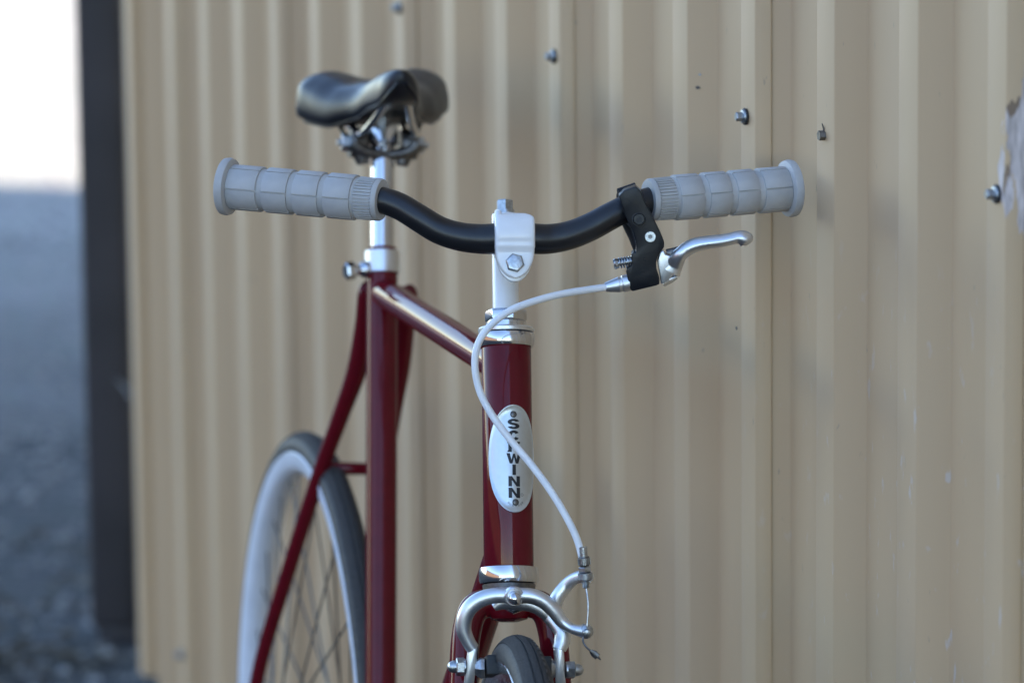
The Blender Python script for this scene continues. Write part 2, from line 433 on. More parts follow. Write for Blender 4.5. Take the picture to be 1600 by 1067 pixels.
# screws with washers on the rib tops
def wall_screw(s, z, label=None, small=False, tilt=0):
    ax = (wn_ + V((0, 0, -.12))*tilt).normalized()
    b_ = .0032 if not small else .0006
    pp = W(s, b_-.0005, z)
    if small:
        sc = obj('screw', hexa(pp, ax, .0042, .005, .3), M['dullsteel'], bld, smooth=False, label=label)
        obj('burr', sweep([pp+V((0, 0, .004)), pp+wn_*.002+V((0, 0, .010))], [.0010, .0004], 6), M['dullsteel'], sc)
        return
    sc = obj('screw', join(lathe(pp+ax*.0018, ax, [(0, .0063), (.0014, .0058), (.0018, .0045)], 20), hexa(pp+ax*.0034, ax, .0040, .0056, .3, .0008)), M['galv'], bld, angle=30, label=label)
    obj('washer', lathe(pp, ax, [(-.0005, .0070), (.0010, .0074), (.0018, .0066)], 20), M['washer'], sc)
for px, py in ((628, 12), (870, 88), (1172, 183), (1563, 303)):
    d = at(px, py, 1) - V((0, 0, CAM_H)); t = (WP.x*wn_.x+WP.y*wn_.y)/(d.x*wn_.x+d.y*wn_.y)
    q = V((0, 0, CAM_H)) + d*t; s = (q-WP).dot(wd)
    wall_screw(s+.004 if px == 1172 else s, q.z, tilt=random.uniform(-.5, .5))
for k0 in seams:
    if k0 > 13 or k0 in (-2, 1, 4, 7) or k0 < -30: continue
    wall_screw(T0+k0*PER+.02, 1.064)
for k0 in seams:
    if -30 < k0 < 14:
        for z in (.12, 2.4, 3.8, 5.2, 6.6, 8.0): wall_screw(T0+k0*PER+.02, z)
wall_screw(-.0545, 1.067, small=True, label='small bare screw without washer, burr on top')
# chips and the flaking patch
def on_wall(px, py, h=0.):
    d = at(px, py, 1) - V((0, 0, CAM_H)); w0 = WP+wn_*h
    t = (w0.x*wn_.x+w0.y*wn_.y)/(d.x*wn_.x+d.y*wn_.y); q = V((0, 0, CAM_H))+d*t
    return q
def chip(px, py, w, h_, mt, hh, lab):
    c = on_wall(px, py, hh); pts = []
    for i in range(9):
        a = 2*math.pi*i/9; rr = random.uniform(.6, 1.1)
        pts.append(c + wn_*.0006 + wd*math.cos(a)*w*rr + V((0, 0, 1))*math.sin(a)*h_*rr)
    obj('paint_chip', prism(pts, wn_*.0004), mt, bld, smooth=False, label=lab)
# slope-facing chips are pressed on the pan or rib top they fall on
chip(959, 112, .004, .0045, M['chip'], -.0228, None)
chip(1152, 512, .002, .002, M['chip'], .0008, None)
chip(968, 243, .006, .0025, M['flake'], -.0228, None)
def slope_chip(px, py, w, h_, mt, k):
    a = T0+k*PER
    p0 = W(a-Q, -RI, 0); sd_ = (W(a, 0, 0)-p0).normalized(); nn = sd_.cross(V((0, 0, 1))); 
    if nn.dot(V((0, -1, 0))) < 0: nn = -nn
    d = at(px, py, 1)-V((0, 0, CAM_H)); cam0 = V((0, 0, CAM_H))
    t = ((p0-cam0).dot(nn))/d.dot(nn); q = cam0+d*t; pts = []
    for i in range(9):
        an = 2*math.pi*i/9; rr = random.uniform(.6, 1.1)
        pts.append(q+nn*.0005+sd_*math.cos(an)*w*rr+V((0, 0, 1))*math.sin(an)*h_*rr)
    return prism(pts, nn*.0004), (q, sd_, nn)
obj('paint_chip', slope_chip(1091, 137, .0022, .0018, M['chip'], 2)[0], M['chip'], bld, smooth=False)
obj('paint_chip', slope_chip(1094, 117, .0016, .0012, M['chip'], 2)[0], M['galv'], bld, smooth=False)
# dark steel post just beyond the corner
pa = at(128, 300, 6.5); pb = at(206, 300, 6.5)
wpx = (pb.x-pa.x)
pc = V(((pa.x+pb.x)/2, 6.53, 0)); pc.x -= .004
post = empty('steel_post', pc, 'dark square steel post standing past the far end of the tan wall', 'post')
obj('post_shaft', boxo(pc+V((0, 0, 1.73)), V((.9986, -.05, 0)), V((.05, .9986, 0)), V((0, 0, 1)), wpx*.98, .06, 3.42), M['post'], post, bevel=.012, segs=4, angle=60)
obj('post_foot', boxo(pc+V((0.004, 0, .012)), V((1, 0, 0)), V((0, 1, 0)), V((0, 0, 1)), wpx*.82, .05, .03), M['post'], post, bevel=.004)
q = at(196, 606, 6.42)
obj('latch_strap', sweep([at(180, 590, 6.47), q, at(207, 628, 6.40)], [.0006, .0018, .0006], 8), M['dullsteel'], post, label='small pale latch on the post')

# ------------------------------------------------------------------ bicycle
A = at(791, 540, 3.80); Bt = at(795, 890, 3.742)
US = (A-Bt).normalized()
def sframe(psi):
    q = V((math.sin(psi), -math.cos(psi), 0)); f_ = (q-US*q.dot(US)).normalized(); return US.cross(f_), f_
RS, FS = sframe(R(6.3)); RH, FH = sframe(R(4)); RF, FF = sframe(R(14))
def S(a, b, c): return Bt + RS*a + FS*b + US*c
RW = .342
fhub = S(-.003, .05, -.40)
bike = empty('bicycle', (-.07, 4.05, 0), 'dark red bicycle leaning its grey handlebar grip on the tan ribbed metal wall', 'bicycle')
HT = (A-Bt).length
# head tube & headset
obj('head_tube', lathe(Bt, US, [(0, .0202), (.0015, .0208), (HT-.0015, .0208), (HT, .0202)], 48), M['red'], bike)
cup = obj('headset_cup', lathe(Bt, US, [(.0015, .0215), (.0015, .0243), (-.001, .0249), (-.0085, .0250), (-.0115, .0238), (-.0115, .02)], 48), M['chrome'], bike)
obj('bearing_race', lathe(Bt, US, [(-.0115, .0195), (-.0125, .0222), (-.018, .0215), (-.019, .018)], 40), M['dullsteel'], cup)
top = A
cup2 = obj('headset_cup', lathe(top, US, [(-.0015, .0205), (-.0015, .0225), (.001, .0237), (.007, .0238), (.0095, .0232), (.0102, .019)], 48), M['chrome'], bike)
obj('bearing_race', lathe(top, US, [(.0102, .0195), (.0108, .0232), (.0135, .0236), (.0148, .0225), (.015, .016)], 48), M['alloy'], cup2)
obj('locking_washer', lathe(top, US, [(.015, .0165), (.0152, .0172), (.0195, .0172), (.0197, .015)], 40), M['chrome'], bike)
obj('lock_nut', join(lathe(top, US, [(.0197, .0165), (.0212, .0180), (.0285, .0180), (.030, .0168), (.030, .012)], 6, .35)), M['chrome'], bike, bevel=.0006, angle=25)
# frame tubes
seatA = at(597, 430, 4.34)
seatB0 = at(595, 1067, 4.22); SU = (seatA-seatB0).normalized()
SU = V((.0087, .3076, .9515)).normalized()
bb = seatA - SU*((seatA.z-.28)/SU.z)
obj('seat_tube', sweep([bb, seatA+SU*.012], .0147, 36), M['red'], bike)
tta = at(788, 577, 3.80); ttb = at(598, 456, 4.34)
obj('top_tube', sweep([tta, ttb], .0136, 36), M['red'], bike)
hb = Bt + US*.028
obj('down_tube', sweep([hb, bb], .0150, 36), M['red'], bike)
obj('bottom_bracket', lathe(bb-RF*.035, RF, [(0, .019), (.001, .02), (.069, .02), (.07, .019)], 32), M['red'], bike)
# rear wheel geometry
rtop = at(493, 671, 4.52)
rmid = at(486, 1067, 4.52)
RUP = (rtop-rmid).normalized()
rdir = V((-math.sin(R(13.8)), math.cos(R(13.8)), 0))
RUP = (RUP - rdir*RUP.dot(rdir)).normalized(); RN = rdir.cross(RUP).normalized()   # to image right
RR = .3375
rhub = rtop - RUP*RR
if rhub.z: rhub.z = .3375*RUP.z+.001
def stay(side, px):
    pts = [(*at(x, y, Y), r_) for x, y, Y, r_ in px]
    end = rhub + RN*(.062*side)
    pts.append((*end, .0065))
    sp = spline(pts, 8)
    obj('seat_stay', sweep([p[:3] for p in sp], [p[3] for p in sp], 20), M['red'], bike)
stay(-1, [(577, 450, 4.352, .007), (576, 458, 4.356, .0105), (571, 510, 4.372, .0106), (557, 580, 4.392, .0098), (532, 650, 4.412, .0085), (503, 730, 4.432, .0078), (451, 890, 4.475, .0074), (402, 1060, 4.515, .007)])
stay(1, [(641, 453, 4.372, .005), (639, 460, 4.376, .0085), (634, 500, 4.385, .0092), (627, 570, 4.398, .009), (613, 650, 4.415, .0085), (600, 740, 4.435, .0078), (590, 890, 4.48, .0074)])
obj('brake_bridge', sweep([at(512, 731, 4.436), at(602, 733, 4.44)], .0062, 16), M['red'], bike)
for s_ in (-1, 1):
    obj('chain_stay', sweep([bb+RF*.028*s_+rdir*.02, bb+RF*.04*s_+rdir*.15, rhub+RN*.062*s_], [.010, .0095, .007], 16), M['red'], bike)
# seat cluster: ears where the stays meet, tube collar
obj('stay_lug', sweep([at(578, 462, 4.357), at(604, 460, 4.352), at(640, 463, 4.374)], [.0095, .0105, .0085], 16), M['red'], bike)
ring = seatA + SU*.012
colr = obj('seat_clamp', lathe(seatA+SU*.0015, SU, [(0, .0155), (.0006, .0168), (.021, .0168), (.0218, .0155)], 40), M['alloy'], bike)
obj('seat_tube_lip', lathe(seatA+SU*.0218, SU, [(0, .0130), (.0012, .0136), (.0045, .0134), (.005, .012)], 36), M['red'], bike)
bc = at(573, 421, 4.335); bx = (at(541, 424, 4.325)-bc).normalized()
obj('clamp_bolt', join(lathe(bc-bx*.004, bx, [(0, .0085), (.008, .0078), (.012, .005), (.0165, .0047), (.0175, .0078)], 20), hexa(bc+bx*.0135, bx, .0085, .009, .2, .0015)), M['chrome'], colr, angle=30)
post_top = seatA + SU*.155
obj('seat_post', lathe(seatA+SU*.024, SU, [(0, .0114), (.108, .0114), (.111, .0112), (.145, .0100), (.150, .009)], 36), M['chrome'], bike)
# saddle clamp
cc = seatA + SU*.131
obj_cl = obj('saddle_clamp', join(lathe(cc-SU*.006, SU, [(0, .0130), (.0015, .0150), (.026, .0150), (.029, .013), (.030, .006)], 32)), M['chrome'], bike, angle=30)
band = [cc+RF*(.030*math.sin(q))+FF*.010-SU*(.004+.012*math.cos(q)) for q in [R(-80+10*i) for i in range(17)]]
obj('clamp_band', sweep(band, [(.0030+.0050*abs(i-8)/8, .0035+.0050*abs(i-8)/8) for i in range(17)], 12, ref=FF), M['dullsteel'], obj_cl)
for s_ in (-1, 1):
    x0 = cc + RF*(.017*s_) + US*(-.004)
    ax = RF*s_
    obj('clamp_ear', join(lathe(x0, ax, [(0, .0135), (.002, .015), (.007, .0152), (.0078, .012), (.011, .012), (.0115, .0142), (.0155, .014), (.016, .01)], 28),
        sweep([x0+ax*.004-US*.008, x0+ax*.002-US*.02], [.010, .006], 12)), M['dullsteel'], obj_cl, angle=35)
    obj('clamp_nut', join(hexa(x0+ax*.016, ax, .0085, .0075, .3, .001), lathe(x0+ax*.0235, ax, [(0, .0035), (.004, .0032)], 12)), M['zinc'], obj_cl, angle=30)
# saddle
rails = []
yaw_s = R(11)
sf = V((math.sin(yaw_s), -math.cos(yaw_s), 0)); sr = V((math.cos(yaw_s), math.sin(yaw_s), 0))
nose = at(628, 111, 4.25); rear = at(574, 100, 4.505)
def saddle_pt(v, ph):
    # v 0 nose .. 1 rear, ph -1..1 round the section
    ctr = nose.lerp(rear, v)
    st = [(0, .004, .010, 0), (.025, .0125, .018, .001), (.07, .0185, .025, .001), (.15, .0215, .0285, 0), (.3, .0255, .029, -.004), (.45, .034, .032, -.0105),
          (.6, .053, .037, -.0105), (.74, .067, .041, -.004), (.86, .0755, .042, 0), (.93, .072, .038, -.001), (.97, .061, .036, -.004), (.99, .048, .026, -.009), (1.0, .034, .016, -.016)]
    for i in range(len(st)-1):
        if st[i][0] <= v <= st[i+1][0]:
            t = (v-st[i][0])/(st[i+1][0]-st[i][0]); w_ = []
            for j in (1, 2, 3):          # monotone cubic between the stations
                def sl_(k):
                    if k <= 0 or k >= len(st)-1: return (st[min(k+1, len(st)-1)][j]-st[max(k-1, 0)][j])/(st[min(k+1, len(st)-1)][0]-st[max(k-1, 0)][0])
                    d0 = (st[k][j]-st[k-1][j])/(st[k][0]-st[k-1][0]); d1 = (st[k+1][j]-st[k][j])/(st[k+1][0]-st[k][0])
                    return 0 if d0*d1 <= 0 else 2*d0*d1/(d0+d1)
                hh = st[i+1][0]-st[i][0]; t2, t3 = t*t, t*t*t
                w_.append((2*t3-3*t2+1)*st[i][j]+(t3-2*t2+t)*hh*sl_(i)+(-2*t3+3*t2)*st[i+1][j]+(t3-t2)*hh*sl_(i+1))
            w, h, dz = w_; break
    a = ph*R(118)
    x = w*math.copysign(abs(math.sin(a))**.9, a)*(1-.12*max(0, abs(a)-R(90)))
    z = -h + h*max(0, math.cos(a) if abs(a) < math.pi/2 else math.cos(a))**(.85-.33*max(0, min(1, (v-.45)/.35))) if abs(a) < math.pi/2 else -h + h*.42*math.cos(a)
    wing = max(0, min(1, (v-.5)/.4))
    z -= wing*.017*math.exp(-(x/.028)**2)             # shallow dish between the wings
    if wing and abs(a) > math.pi*.42: z -= .004*wing
    return ctr + sr*x + V((0, 0, z+dz))
nv, na = 56, 48
vv = []
for i in range(nv+1):
    v = i/nv
    for j in range(na+1): vv.append(saddle_pt(v, -1+2*j/na))
ff = [(i*(na+1)+j, i*(na+1)+j+1, (i+1)*(na+1)+j+1, (i+1)*(na+1)+j) for i in range(nv) for j in range(na)]
ff += [(i*(na+1), (i+1)*(na+1), (i+1)*(na+1)+na, i*(na+1)+na) for i in range(nv)]
ff += [tuple(range(na+1)), tuple(nv*(na+1)+j for j in range(na, -1, -1))]
sad = obj('saddle', (vv, ff), M['leather'], bike, angle=70)
# piping along the lower edge
for e in (-1, 1):
    ln = [saddle_pt(i/40, e*.97) for i in range(41)]
    obj('saddle_rim', sweep(ln, .0022, 8), M['blackm'], sad)
for s_ in (-1, 1):
    p1 = saddle_pt(.12, 0)+V((0, 0, -.026))+sr*.008*s_
    p2 = cc+RF*.026*s_+SU*.010+sf*.035; p3 = cc+RF*.026*s_+SU*.008-sf*.03
    p4 = saddle_pt(.93, 0)+V((0, 0, -.03))+sr*.036*s_
    sp = spline([tuple(p1), tuple(p1.lerp(p2, .55)+V((0, 0, -.003))), tuple(p2), tuple(p3), tuple(p4)], 8)
    obj('saddle_rail', sweep(sp, .0037, 12), M['chrome'], sad)
    # strut from the clamp up to the wing
    obj('saddle_spring', sweep([cc+RF*.034*s_-sf*.02, at(522 if s_ < 0 else 664, 176, 4.44)], .0024, 8), M['dullsteel'], sad)

# ------------------------------------------------------------------ wheels
def wheel(name, hub, N, UPv, RT, tyre_r, rim_mat, hubw):
    """N = axle direction, UPv = up in the wheel plane"""
    fw = N.cross(UPv).normalized()
    e = bpy.data.objects.new(name, None); col.objects.link(e); e.location = hub-wpos(bike); e.parent = bike; e.empty_display_size = .05
    def ring(prof, n=160):
        vs_, fs_ = [], []
        m_ = len(prof)
        for i in range(n):
            w = 2*math.pi*i/n; d = UPv*math.cos(w)+fw*math.sin(w)
            for x, r_ in prof: vs_.append(hub+N*x+d*r_)
        for i in range(n):
            i2 = (i+1) % n
            for j in range(m_): fs_.append((i*m_+j, i*m_+(j+1) % m_, i2*m_+(j+1) % m_, i2*m_+j))
        return vs_, fs_
    rc_ = RT-tyre_r
    prof = []
    for k in range(15):
        a = R(-135+270*k/14); prof.append((tyre_r*.97*math.sin(a), rc_+(tyre_r-.0006)*math.cos(a)))
    for k in range(13):
        a = R(135-270*k/12); prof.append(((tyre_r-.003)*.95*math.sin(a), rc_+(tyre_r-.003)*math.cos(a)))
    ty = obj('tyre', ring(prof), M['rubber'], e, angle=60)
    def tp(a, d): return (tyre_r+d)*.985*math.sin(R(a)), rc_+(tyre_r+d)*math.cos(R(a))
    pr = [tp(-50, -.0012), tp(-49, .0001), tp(-40, .0005), tp(-30, .0007), tp(-20, .0008), tp(-14.2, .0009), tp(-13.4, -.0008), tp(-10.2, -.0008), tp(-9.6, .0010), tp(-8.8, .0010), tp(0, .0011), tp(8.8, .0010), tp(9.6, .0010), tp(10.2, -.0008), tp(13.4, -.0008), tp(14.2, .0009),
          tp(24, .0008), tp(28, .0007), tp(40, .0005), tp(49, .0001), tp(50, -.0012)]
    obj('tread', ring(pr, 200), M['tread'], e, angle=30)
    gs = []
    for i in range(150):
        w = 2*math.pi*i/150; d = UPv*math.cos(w)+fw*math.sin(w); tg = -UPv*math.sin(w)+fw*math.cos(w)
        x, r_ = tp(30, .0008); nr_ = (d*math.cos(R(30))+N*math.sin(R(30)))
        gs.append(boxo(hub+N*x+d*r_, tg, nr_.cross(tg), nr_, .0075, .0016, .0006))
    sp0 = obj('tread_sipes', join(*gs), M['ink'], e, smooth=False); sp0['kind'] = 'stuff'
    ro = rc_-tyre_r*.55
    w2 = .0138
    rimp = [(-w2, ro+.004), (-w2-.0012, ro+.003), (-w2-.0004, ro-.002), (-w2, ro-.009), (-w2*.75, ro-.0145), (-.004, ro-.0175), (.004, ro-.0175), (w2*.75, ro-.0145), (w2, ro-.009), (w2+.0004, ro-.002), (w2+.0012, ro+.003), (w2, ro+.004), (w2*.7, ro-.001), (-w2*.7, ro-.001)]
    obj('rim', ring(rimp), rim_mat, e, angle=40)
    obj('hub', lathe(hub-N*hubw, N, [(0, .005), (.0, .009), (.012, .010), (.0125, .0), (.0125, .024), (.0155, .024), (.016, .013), (hubw, .011), (2*hubw-.016, .013), (2*hubw-.0155, .024), (2*hubw-.0125, .024), (2*hubw-.012, .010), (2*hubw, .009)], 32), M['alloy'], e, angle=40)
    obj('axle', lathe(hub-N*(hubw+.018), N, [(0, .0045), (2*hubw+.036, .0045)], 12), M['zinc'], e)
    fl = .0225
    for k in range(36):
        side = 1 if k % 2 else -1; q_ = k//2
        a = 2*math.pi*(k+.5)/36
        da = R(70)*(1 if q_ % 2 else -1)
        d1 = UPv*math.cos(a)+fw*math.sin(a); d0 = UPv*math.cos(a+da)+fw*math.sin(a+da)
        p0 = hub + N*side*(hubw-.014) + d0*fl; p1 = hub + d1*(ro-.0145)
        sp_ = obj('spoke', sweep([p0, p1], .00105, 6), M['spoke'], e)
        obj('nipple', sweep([p1-(p1-p0).normalized()*.012, p1+(p1-p0).normalized()*.001], .0019, 6), M['zinc'], sp_) if False else None
    return e
M['rimchrome'] = M['alloy']
fwN = RS; fup = (V((0, 0, 1))-fwN*fwN.z).normalized()
fhub.z = .3415*fup.z+.0015
wheel('front_wheel', fhub, fwN, fup, RW, .0160, M['rimal'], .045)
wheel('rear_wheel', rhub, RN, RUP, RR, .0150, M['rimw'], .052)

# ------------------------------------------------------------------ fork
obj('fork_crown', join(lathe(Bt-US*.019, -US, [(0, .0185), (.002, .0195), (.016, .0190), (.022, .0150), (.024, .008)], 32)), M['red'], bike)
for s_ in (-1, 1):
    sp = spline([(*S(.004*s_, -.002, -.027), .011), (*S(.026*s_, -.001, -.030), .0125), (*S(.035*s_, 0, -.048), .0120), (*S(.039*s_, 0, -.09), .0118), (*S(.044*s_, .001, -.2), .0105), (*S(.048*s_, .012, -.32), .008), (*(fhub+RS*.052*s_), .0065)], 10)
    obj('fork_blade', sweep([p[:3] for p in sp], [p[3] for p in sp], 24), M['red'], bike)

# ------------------------------------------------------------------ stem and handlebar
quill = obj('stem', lathe(top+US*.030, US, [(-.03, .0111), (.080, .0111), (.0815, .0105)], 32), M['white'], bike)
BC = at(803, 368, 3.755)      # bar centre at the clamp
# extension from quill to clamp
qc = top + US*((BC-top).dot(US))
obj('stem_extension', sweep([qc-US*.002, qc.lerp(BC, .5), BC], [(.014, .0105), (.0135, .0115), (.013, .0125)], 24, ref=US), M['white'], quill)
def clamp_geo():
    vs_, fs_ = [], []
    secs = []
    hw0 = .0167
    r_ = .0187
    N = 44
    c_top, c_bot = r_, -.0368
    for i in range(N+1):
        t = i/N; c = c_top+(c_bot-c_top)*t
        if c > -.008:
            d = math.sqrt(max(0, r_*r_-c*c)); bf, bk = d, -d
        else:
            tt = (c+.008)/(c_bot+.008)
            d = math.sqrt(r_*r_-.008**2)
            bf = d*(1-tt*.18)-(.0022 if tt > .28 else .0022*max(0, (tt-.12)/.16)); bk = -d*(1-tt)**.5*.9 if tt < .4 else -.001
            if tt >= .4: bk = -.001
            if tt < .4: bk = -d + (d-.001)*(tt/.4)
        if c > -.012: hw = hw0*(1-.02*(c/.0187)**2) if c < .0115 else hw0*.99*math.sqrt(max(0, 1-((c-.0115)/(r_-.0115))**2.2))
        else:
            tt = (c+.012)/(c_bot+.012); hw = hw0*.97*math.sqrt(max(.0, 1-tt**2.0))
        hw = max(hw, .0012); secs.append((c, bf, bk, hw))
    n = 28
    for c, bf, bk, hw in secs:
        cb, hd = (bf+bk)/2, max((bf-bk)/2, .0006)
        for k in range(n):
            a = 2*math.pi*k/n
            ca, sa = math.cos(a), math.sin(a)
            x = hw*math.copysign(abs(ca)**.22, ca); y = hd*math.copysign(abs(sa)**.22, sa)
            vs_.append(BC+RH*x+FH*(cb+y)+US*c)
    for i in range(len(secs)-1):
        for k in range(n): fs_.append((i*n+k, i*n+(k+1) % n, (i+1)*n+(k+1) % n, (i+1)*n+k))
    fs_.append(tuple(range(n-1, -1, -1))); fs_.append(tuple(range((len(secs)-1)*n, len(secs)*n)))
    return vs_, fs_
cl = obj('clamp', clamp_geo(), M['white'], quill, angle=50)
# rear plate of the pinch lug, peeking below the front one
pl = []
for i in range(17):
    a = math.pi + math.pi*i/16
    pl.append(BC + RH*(.0155*math.cos(a)) + US*(-.014+.0252*math.sin(a)) + FH*.0045)
obj('clamp_plate', prism(pl, -FH*.006), M['white'], quill, bevel=.0008)
bo = at(804, 412, 3.738)
bolt = obj('clamp_bolt', join(lathe(bo-FH*.0035, FH, [(0, .0094), (.0025, .0094), (.0032, .0086)], 24), lathe(bo, FH, [(0, .0080), (.0052, .0080), (.0064, .0068)], 6, .25)), M['zinc'], quill, angle=25, bevel=.0003)
# expander bolt on the quill top
tq = top + US*.1085
obj('expander_bolt', join(lathe(tq-US*.001, US, [(0, .0102), (.002, .0098), (.004, .0085), (.0072, .0083)], 24), lathe(tq+US*.0062, US, [(0, .0074), (.0078, .0074), (.0088, .0062)], 6, .1)), M['zinc'], quill, angle=25)
obj('clamp_lump', sweep([at(778, 331, 3.775), at(779, 342, 3.77)], [.0028, .0038], 12), M['white'], quill)

barL = [(803, 368, 3.755, .0127), (772, 373, 3.756, .0127), (745, 373, 3.757, .0123), (715, 369, 3.758, .0119), (685, 359, 3.760, .0116), (655, 341, 3.763, .0114), (625, 323, 3.768, .0112), (596, 313, 3.772, .0111), (560, 309, 3.779, .0111), (470, 301, 3.797, .0111), (360, 292, 3.818, .0111)]
barR = [(803, 368, 3.755, .0127), (835, 373, 3.756, .0127), (862, 373, 3.758, .0123), (892, 367, 3.760, .0119), (922, 355, 3.763, .0116), (950, 340, 3.766, .0114), (978, 326, 3.770, .0112), (1006, 316, 3.775, .0111), (1040, 309, 3.782, .0111), (1130, 302, 3.800, .0111), (1236, 295, 3.822, .0111)]
pts = [(*at(x, y, Y), r_) for x, y, Y, r_ in barL[::-1]+barR[1:]]
sp = spline(pts, 8)
obj('handlebar', sweep([p[:3] for p in sp], [p[3] for p in sp], 32), M['black'], bike)

# ------------------------------------------------------------------ grips
def grip(pin, pout, side):
    e = (pout-pin).normalized(); L_ = (pout-pin).length
    up = (V((0, 0, 1))-e*e.z).normalized(); fr = e.cross(up)
    if fr.y > 0: fr = -fr
    def cyl(t, a, r_): return pin + e*t + (up*math.sin(a)+fr*math.cos(a))*r_
    # sleeve: collar lip, ribbed collar, body, flange
    prof = [(0, .0118), (0, .0168), (.0015, .0176), (.004, .0177), (.0045, .0164)]
    prof += [(.0205, .0164), (.0215, .0172), (L_-.009, .0172), (L_-.0085, .0205), (L_-.0075, .0232), (L_-.0045, .0242), (L_-.001, .0236), (L_, .0215), (L_+.0006, .012)]
    off = 3 if side < 0 else 11
    b_ = obj('grip', lathe(pin, e, prof, 72), M['grip'], bike, angle=40)
    # fine ribs on the collar
    n = 38; gs = []
    for k in range(n):
        a = 2*math.pi*k/n; w = .55*math.pi/n
        q = [cyl(.0048, a-w, .0162), cyl(.0048, a+w, .0162), cyl(.0202, a+w, .0162), cyl(.0202, a-w, .0162),
             cyl(.0052, a-w*.6, .0177), cyl(.0052, a+w*.6, .0177), cyl(.0198, a+w*.6, .0179), cyl(.0198, a-w*.6, .0179)]
        gs.append((q, [(4, 5, 6, 7), (0, 1, 5, 4), (1, 2, 6, 5), (2, 3, 7, 6), (3, 0, 4, 7)]))
    obj('collar_ribs', join(*gs), M['grip'], b_, smooth=False)
    # raised pads
    t0 = .0228; span = (L_-.0095-t0)/4
    for i in range(4):
        ta, tb = t0+i*span+(.0012 if i else 0), t0+(i+1)*span-(.0042 if i < 3 else -.0005)
        for j in range(6):
            a0_ = R(off+60*j) + R(2.0); a1_ = R(off+60*(j+1)) - R(2.0)
            vs_, fs_ = [], []; na_ = 7
            for (tt, ins, rr) in ((ta, 0, .0168), (ta, 0, .01855), (ta+.0006, .0006, .0190), (tb-.0006, .0006, .0190), (tb, 0, .01855), (tb, 0, .0168)):
                for q in range(na_+1):
                    aa = a0_+(a1_-a0_)*q/na_
                    vs_.append(cyl(tt, aa, rr))
            m_ = na_+1
            for u_ in range(5):
                for q in range(na_): fs_.append((u_*m_+q, u_*m_+q+1, (u_+1)*m_+q+1, (u_+1)*m_+q))
            fs_.append(tuple(u_*m_ for u_ in range(6))); fs_.append(tuple(u_*m_+na_ for u_ in range(5, -1, -1)))
            obj('grip_pad', (vs_, fs_), M['grip'], b_, angle=45)
    return b_
def axis_pt(bar, x):
    for a, b in zip(bar, bar[1:]):
        if (a[0]-x)*(b[0]-x) <= 0:
            t = (x-a[0])/(b[0]-a[0]); return tuple(a[i]+(b[i]-a[i])*t for i in range(3))
grip(at(597, 312.5, 3.772), at(349, 291, 3.820), -1)
rg = grip(at(1013, 312.5, 3.777), at(1241, 294, 3.823), 1)

# ------------------------------------------------------------------ brake lever
def L7(X, Y_): return 940+X/5.614, 280+Y_/5.614
out7 = [(300, 66), (345, 110), (372, 180), (400, 245), (440, 320), (480, 400), (520, 480), (549, 556), (550, 598), (522, 632), (492, 680), (478, 735), (480, 790), (500, 845), (510, 880), (507, 922), (480, 934), (270, 985), (252, 968), (232, 890), (215, 810), (222, 782), (262, 762), (270, 740), (262, 700), (265, 655), (285, 640), (302, 644), (306, 600), (298, 540), (275, 460), (240, 395), (205, 320), (190, 260), (150, 150), (200, 100)]
YL = 3.748
poly = [at(*L7(*p), YL) for p in out7]
brk = obj('brake_lever_bracket', prism(poly, (0, .016, 0)), M['blackm'], bike, bevel=.0016, angle=45, segs=3)
# clamp band round the bar
b0 = at(975, 328, 3.770); b1 = at(1001, 318, 3.774); bax = (b1-b0).normalized()
obj('clamp_band', lathe(b0, bax, [(0, .0122), (.0, .0150), (.0012, .0163), (.0105, .0168), (.0118, .0155), (.0118, .0122)], 40, close=True), M['blackm'], brk, angle=35)
obj('clamp_knuckle', sweep([at(966, 301, 3.768), at(993, 294, 3.772)], [.0035, .0048], 14), M['blackm'], brk)
obj('clamp_back', sweep([at(984, 345, 3.785), at(995, 370, 3.780), at(1003, 395, 3.772)], [.0075, .007, .006], 14), M['blackm'], brk)
def socket(px, py, Y, r_, mt, name):
    c = at(px, py, Y); ax = V((0, -1, .1)).normalized()
    o_ = obj(name, lathe(c, ax, [(0, r_), (.0012, r_), (.0020, r_*.9), (.0020, r_*.52), (.0006, r_*.5), (.0006, .0001)], 24), mt, brk, angle=25)
    obj('hex_socket', lathe(c+ax*.0007, ax, [(0, r_*.42), (.0004, r_*.40)], 6), M['dullsteel' if mt is M['zinc'] or mt is M['alloy'] else 'washer'], o_)
c_ = at(999, 343, YL); obj('screw_recess', lathe(c_+V((0, .0005, 0)), (0, -1, .1), [(0, .0062), (.0009, .0062), (.0011, .0054), (.0005, .0050)], 28), M['washer'], brk)
socket(998.5, 342.5, YL-.0008, .0046, M['blackm'], 'clamp_screw')
socket(1016, 370, YL-.0002, .0047, M['zinc'], 'pivot_screw')
# spring loaded adjusting screw
s0 = at(992, 407, YL+.007); s1 = at(964, 412, YL+.006); sx = (s1-s0).normalized(); SL = (s1-s0).length
adj = obj('adjusting_screw', join(sweep([s0, s1], .0024, 12), lathe(s1-sx*.001, sx, [(0, .0040), (.0025, .0046), (.0038, .0038)], 16)), M['zinc'], brk)
a_ = V((0, 0, 1)); a_ = (a_-sx*a_.dot(sx)).normalized(); b_ = sx.cross(a_)
coil = [s0+sx*(SL*.92*i/96)+(a_*math.cos(i*.42)+b_*math.sin(i*.42))*.0041 for i in range(97)]
obj('spring', sweep(coil, .0007, 6), M['zinc'], brk)
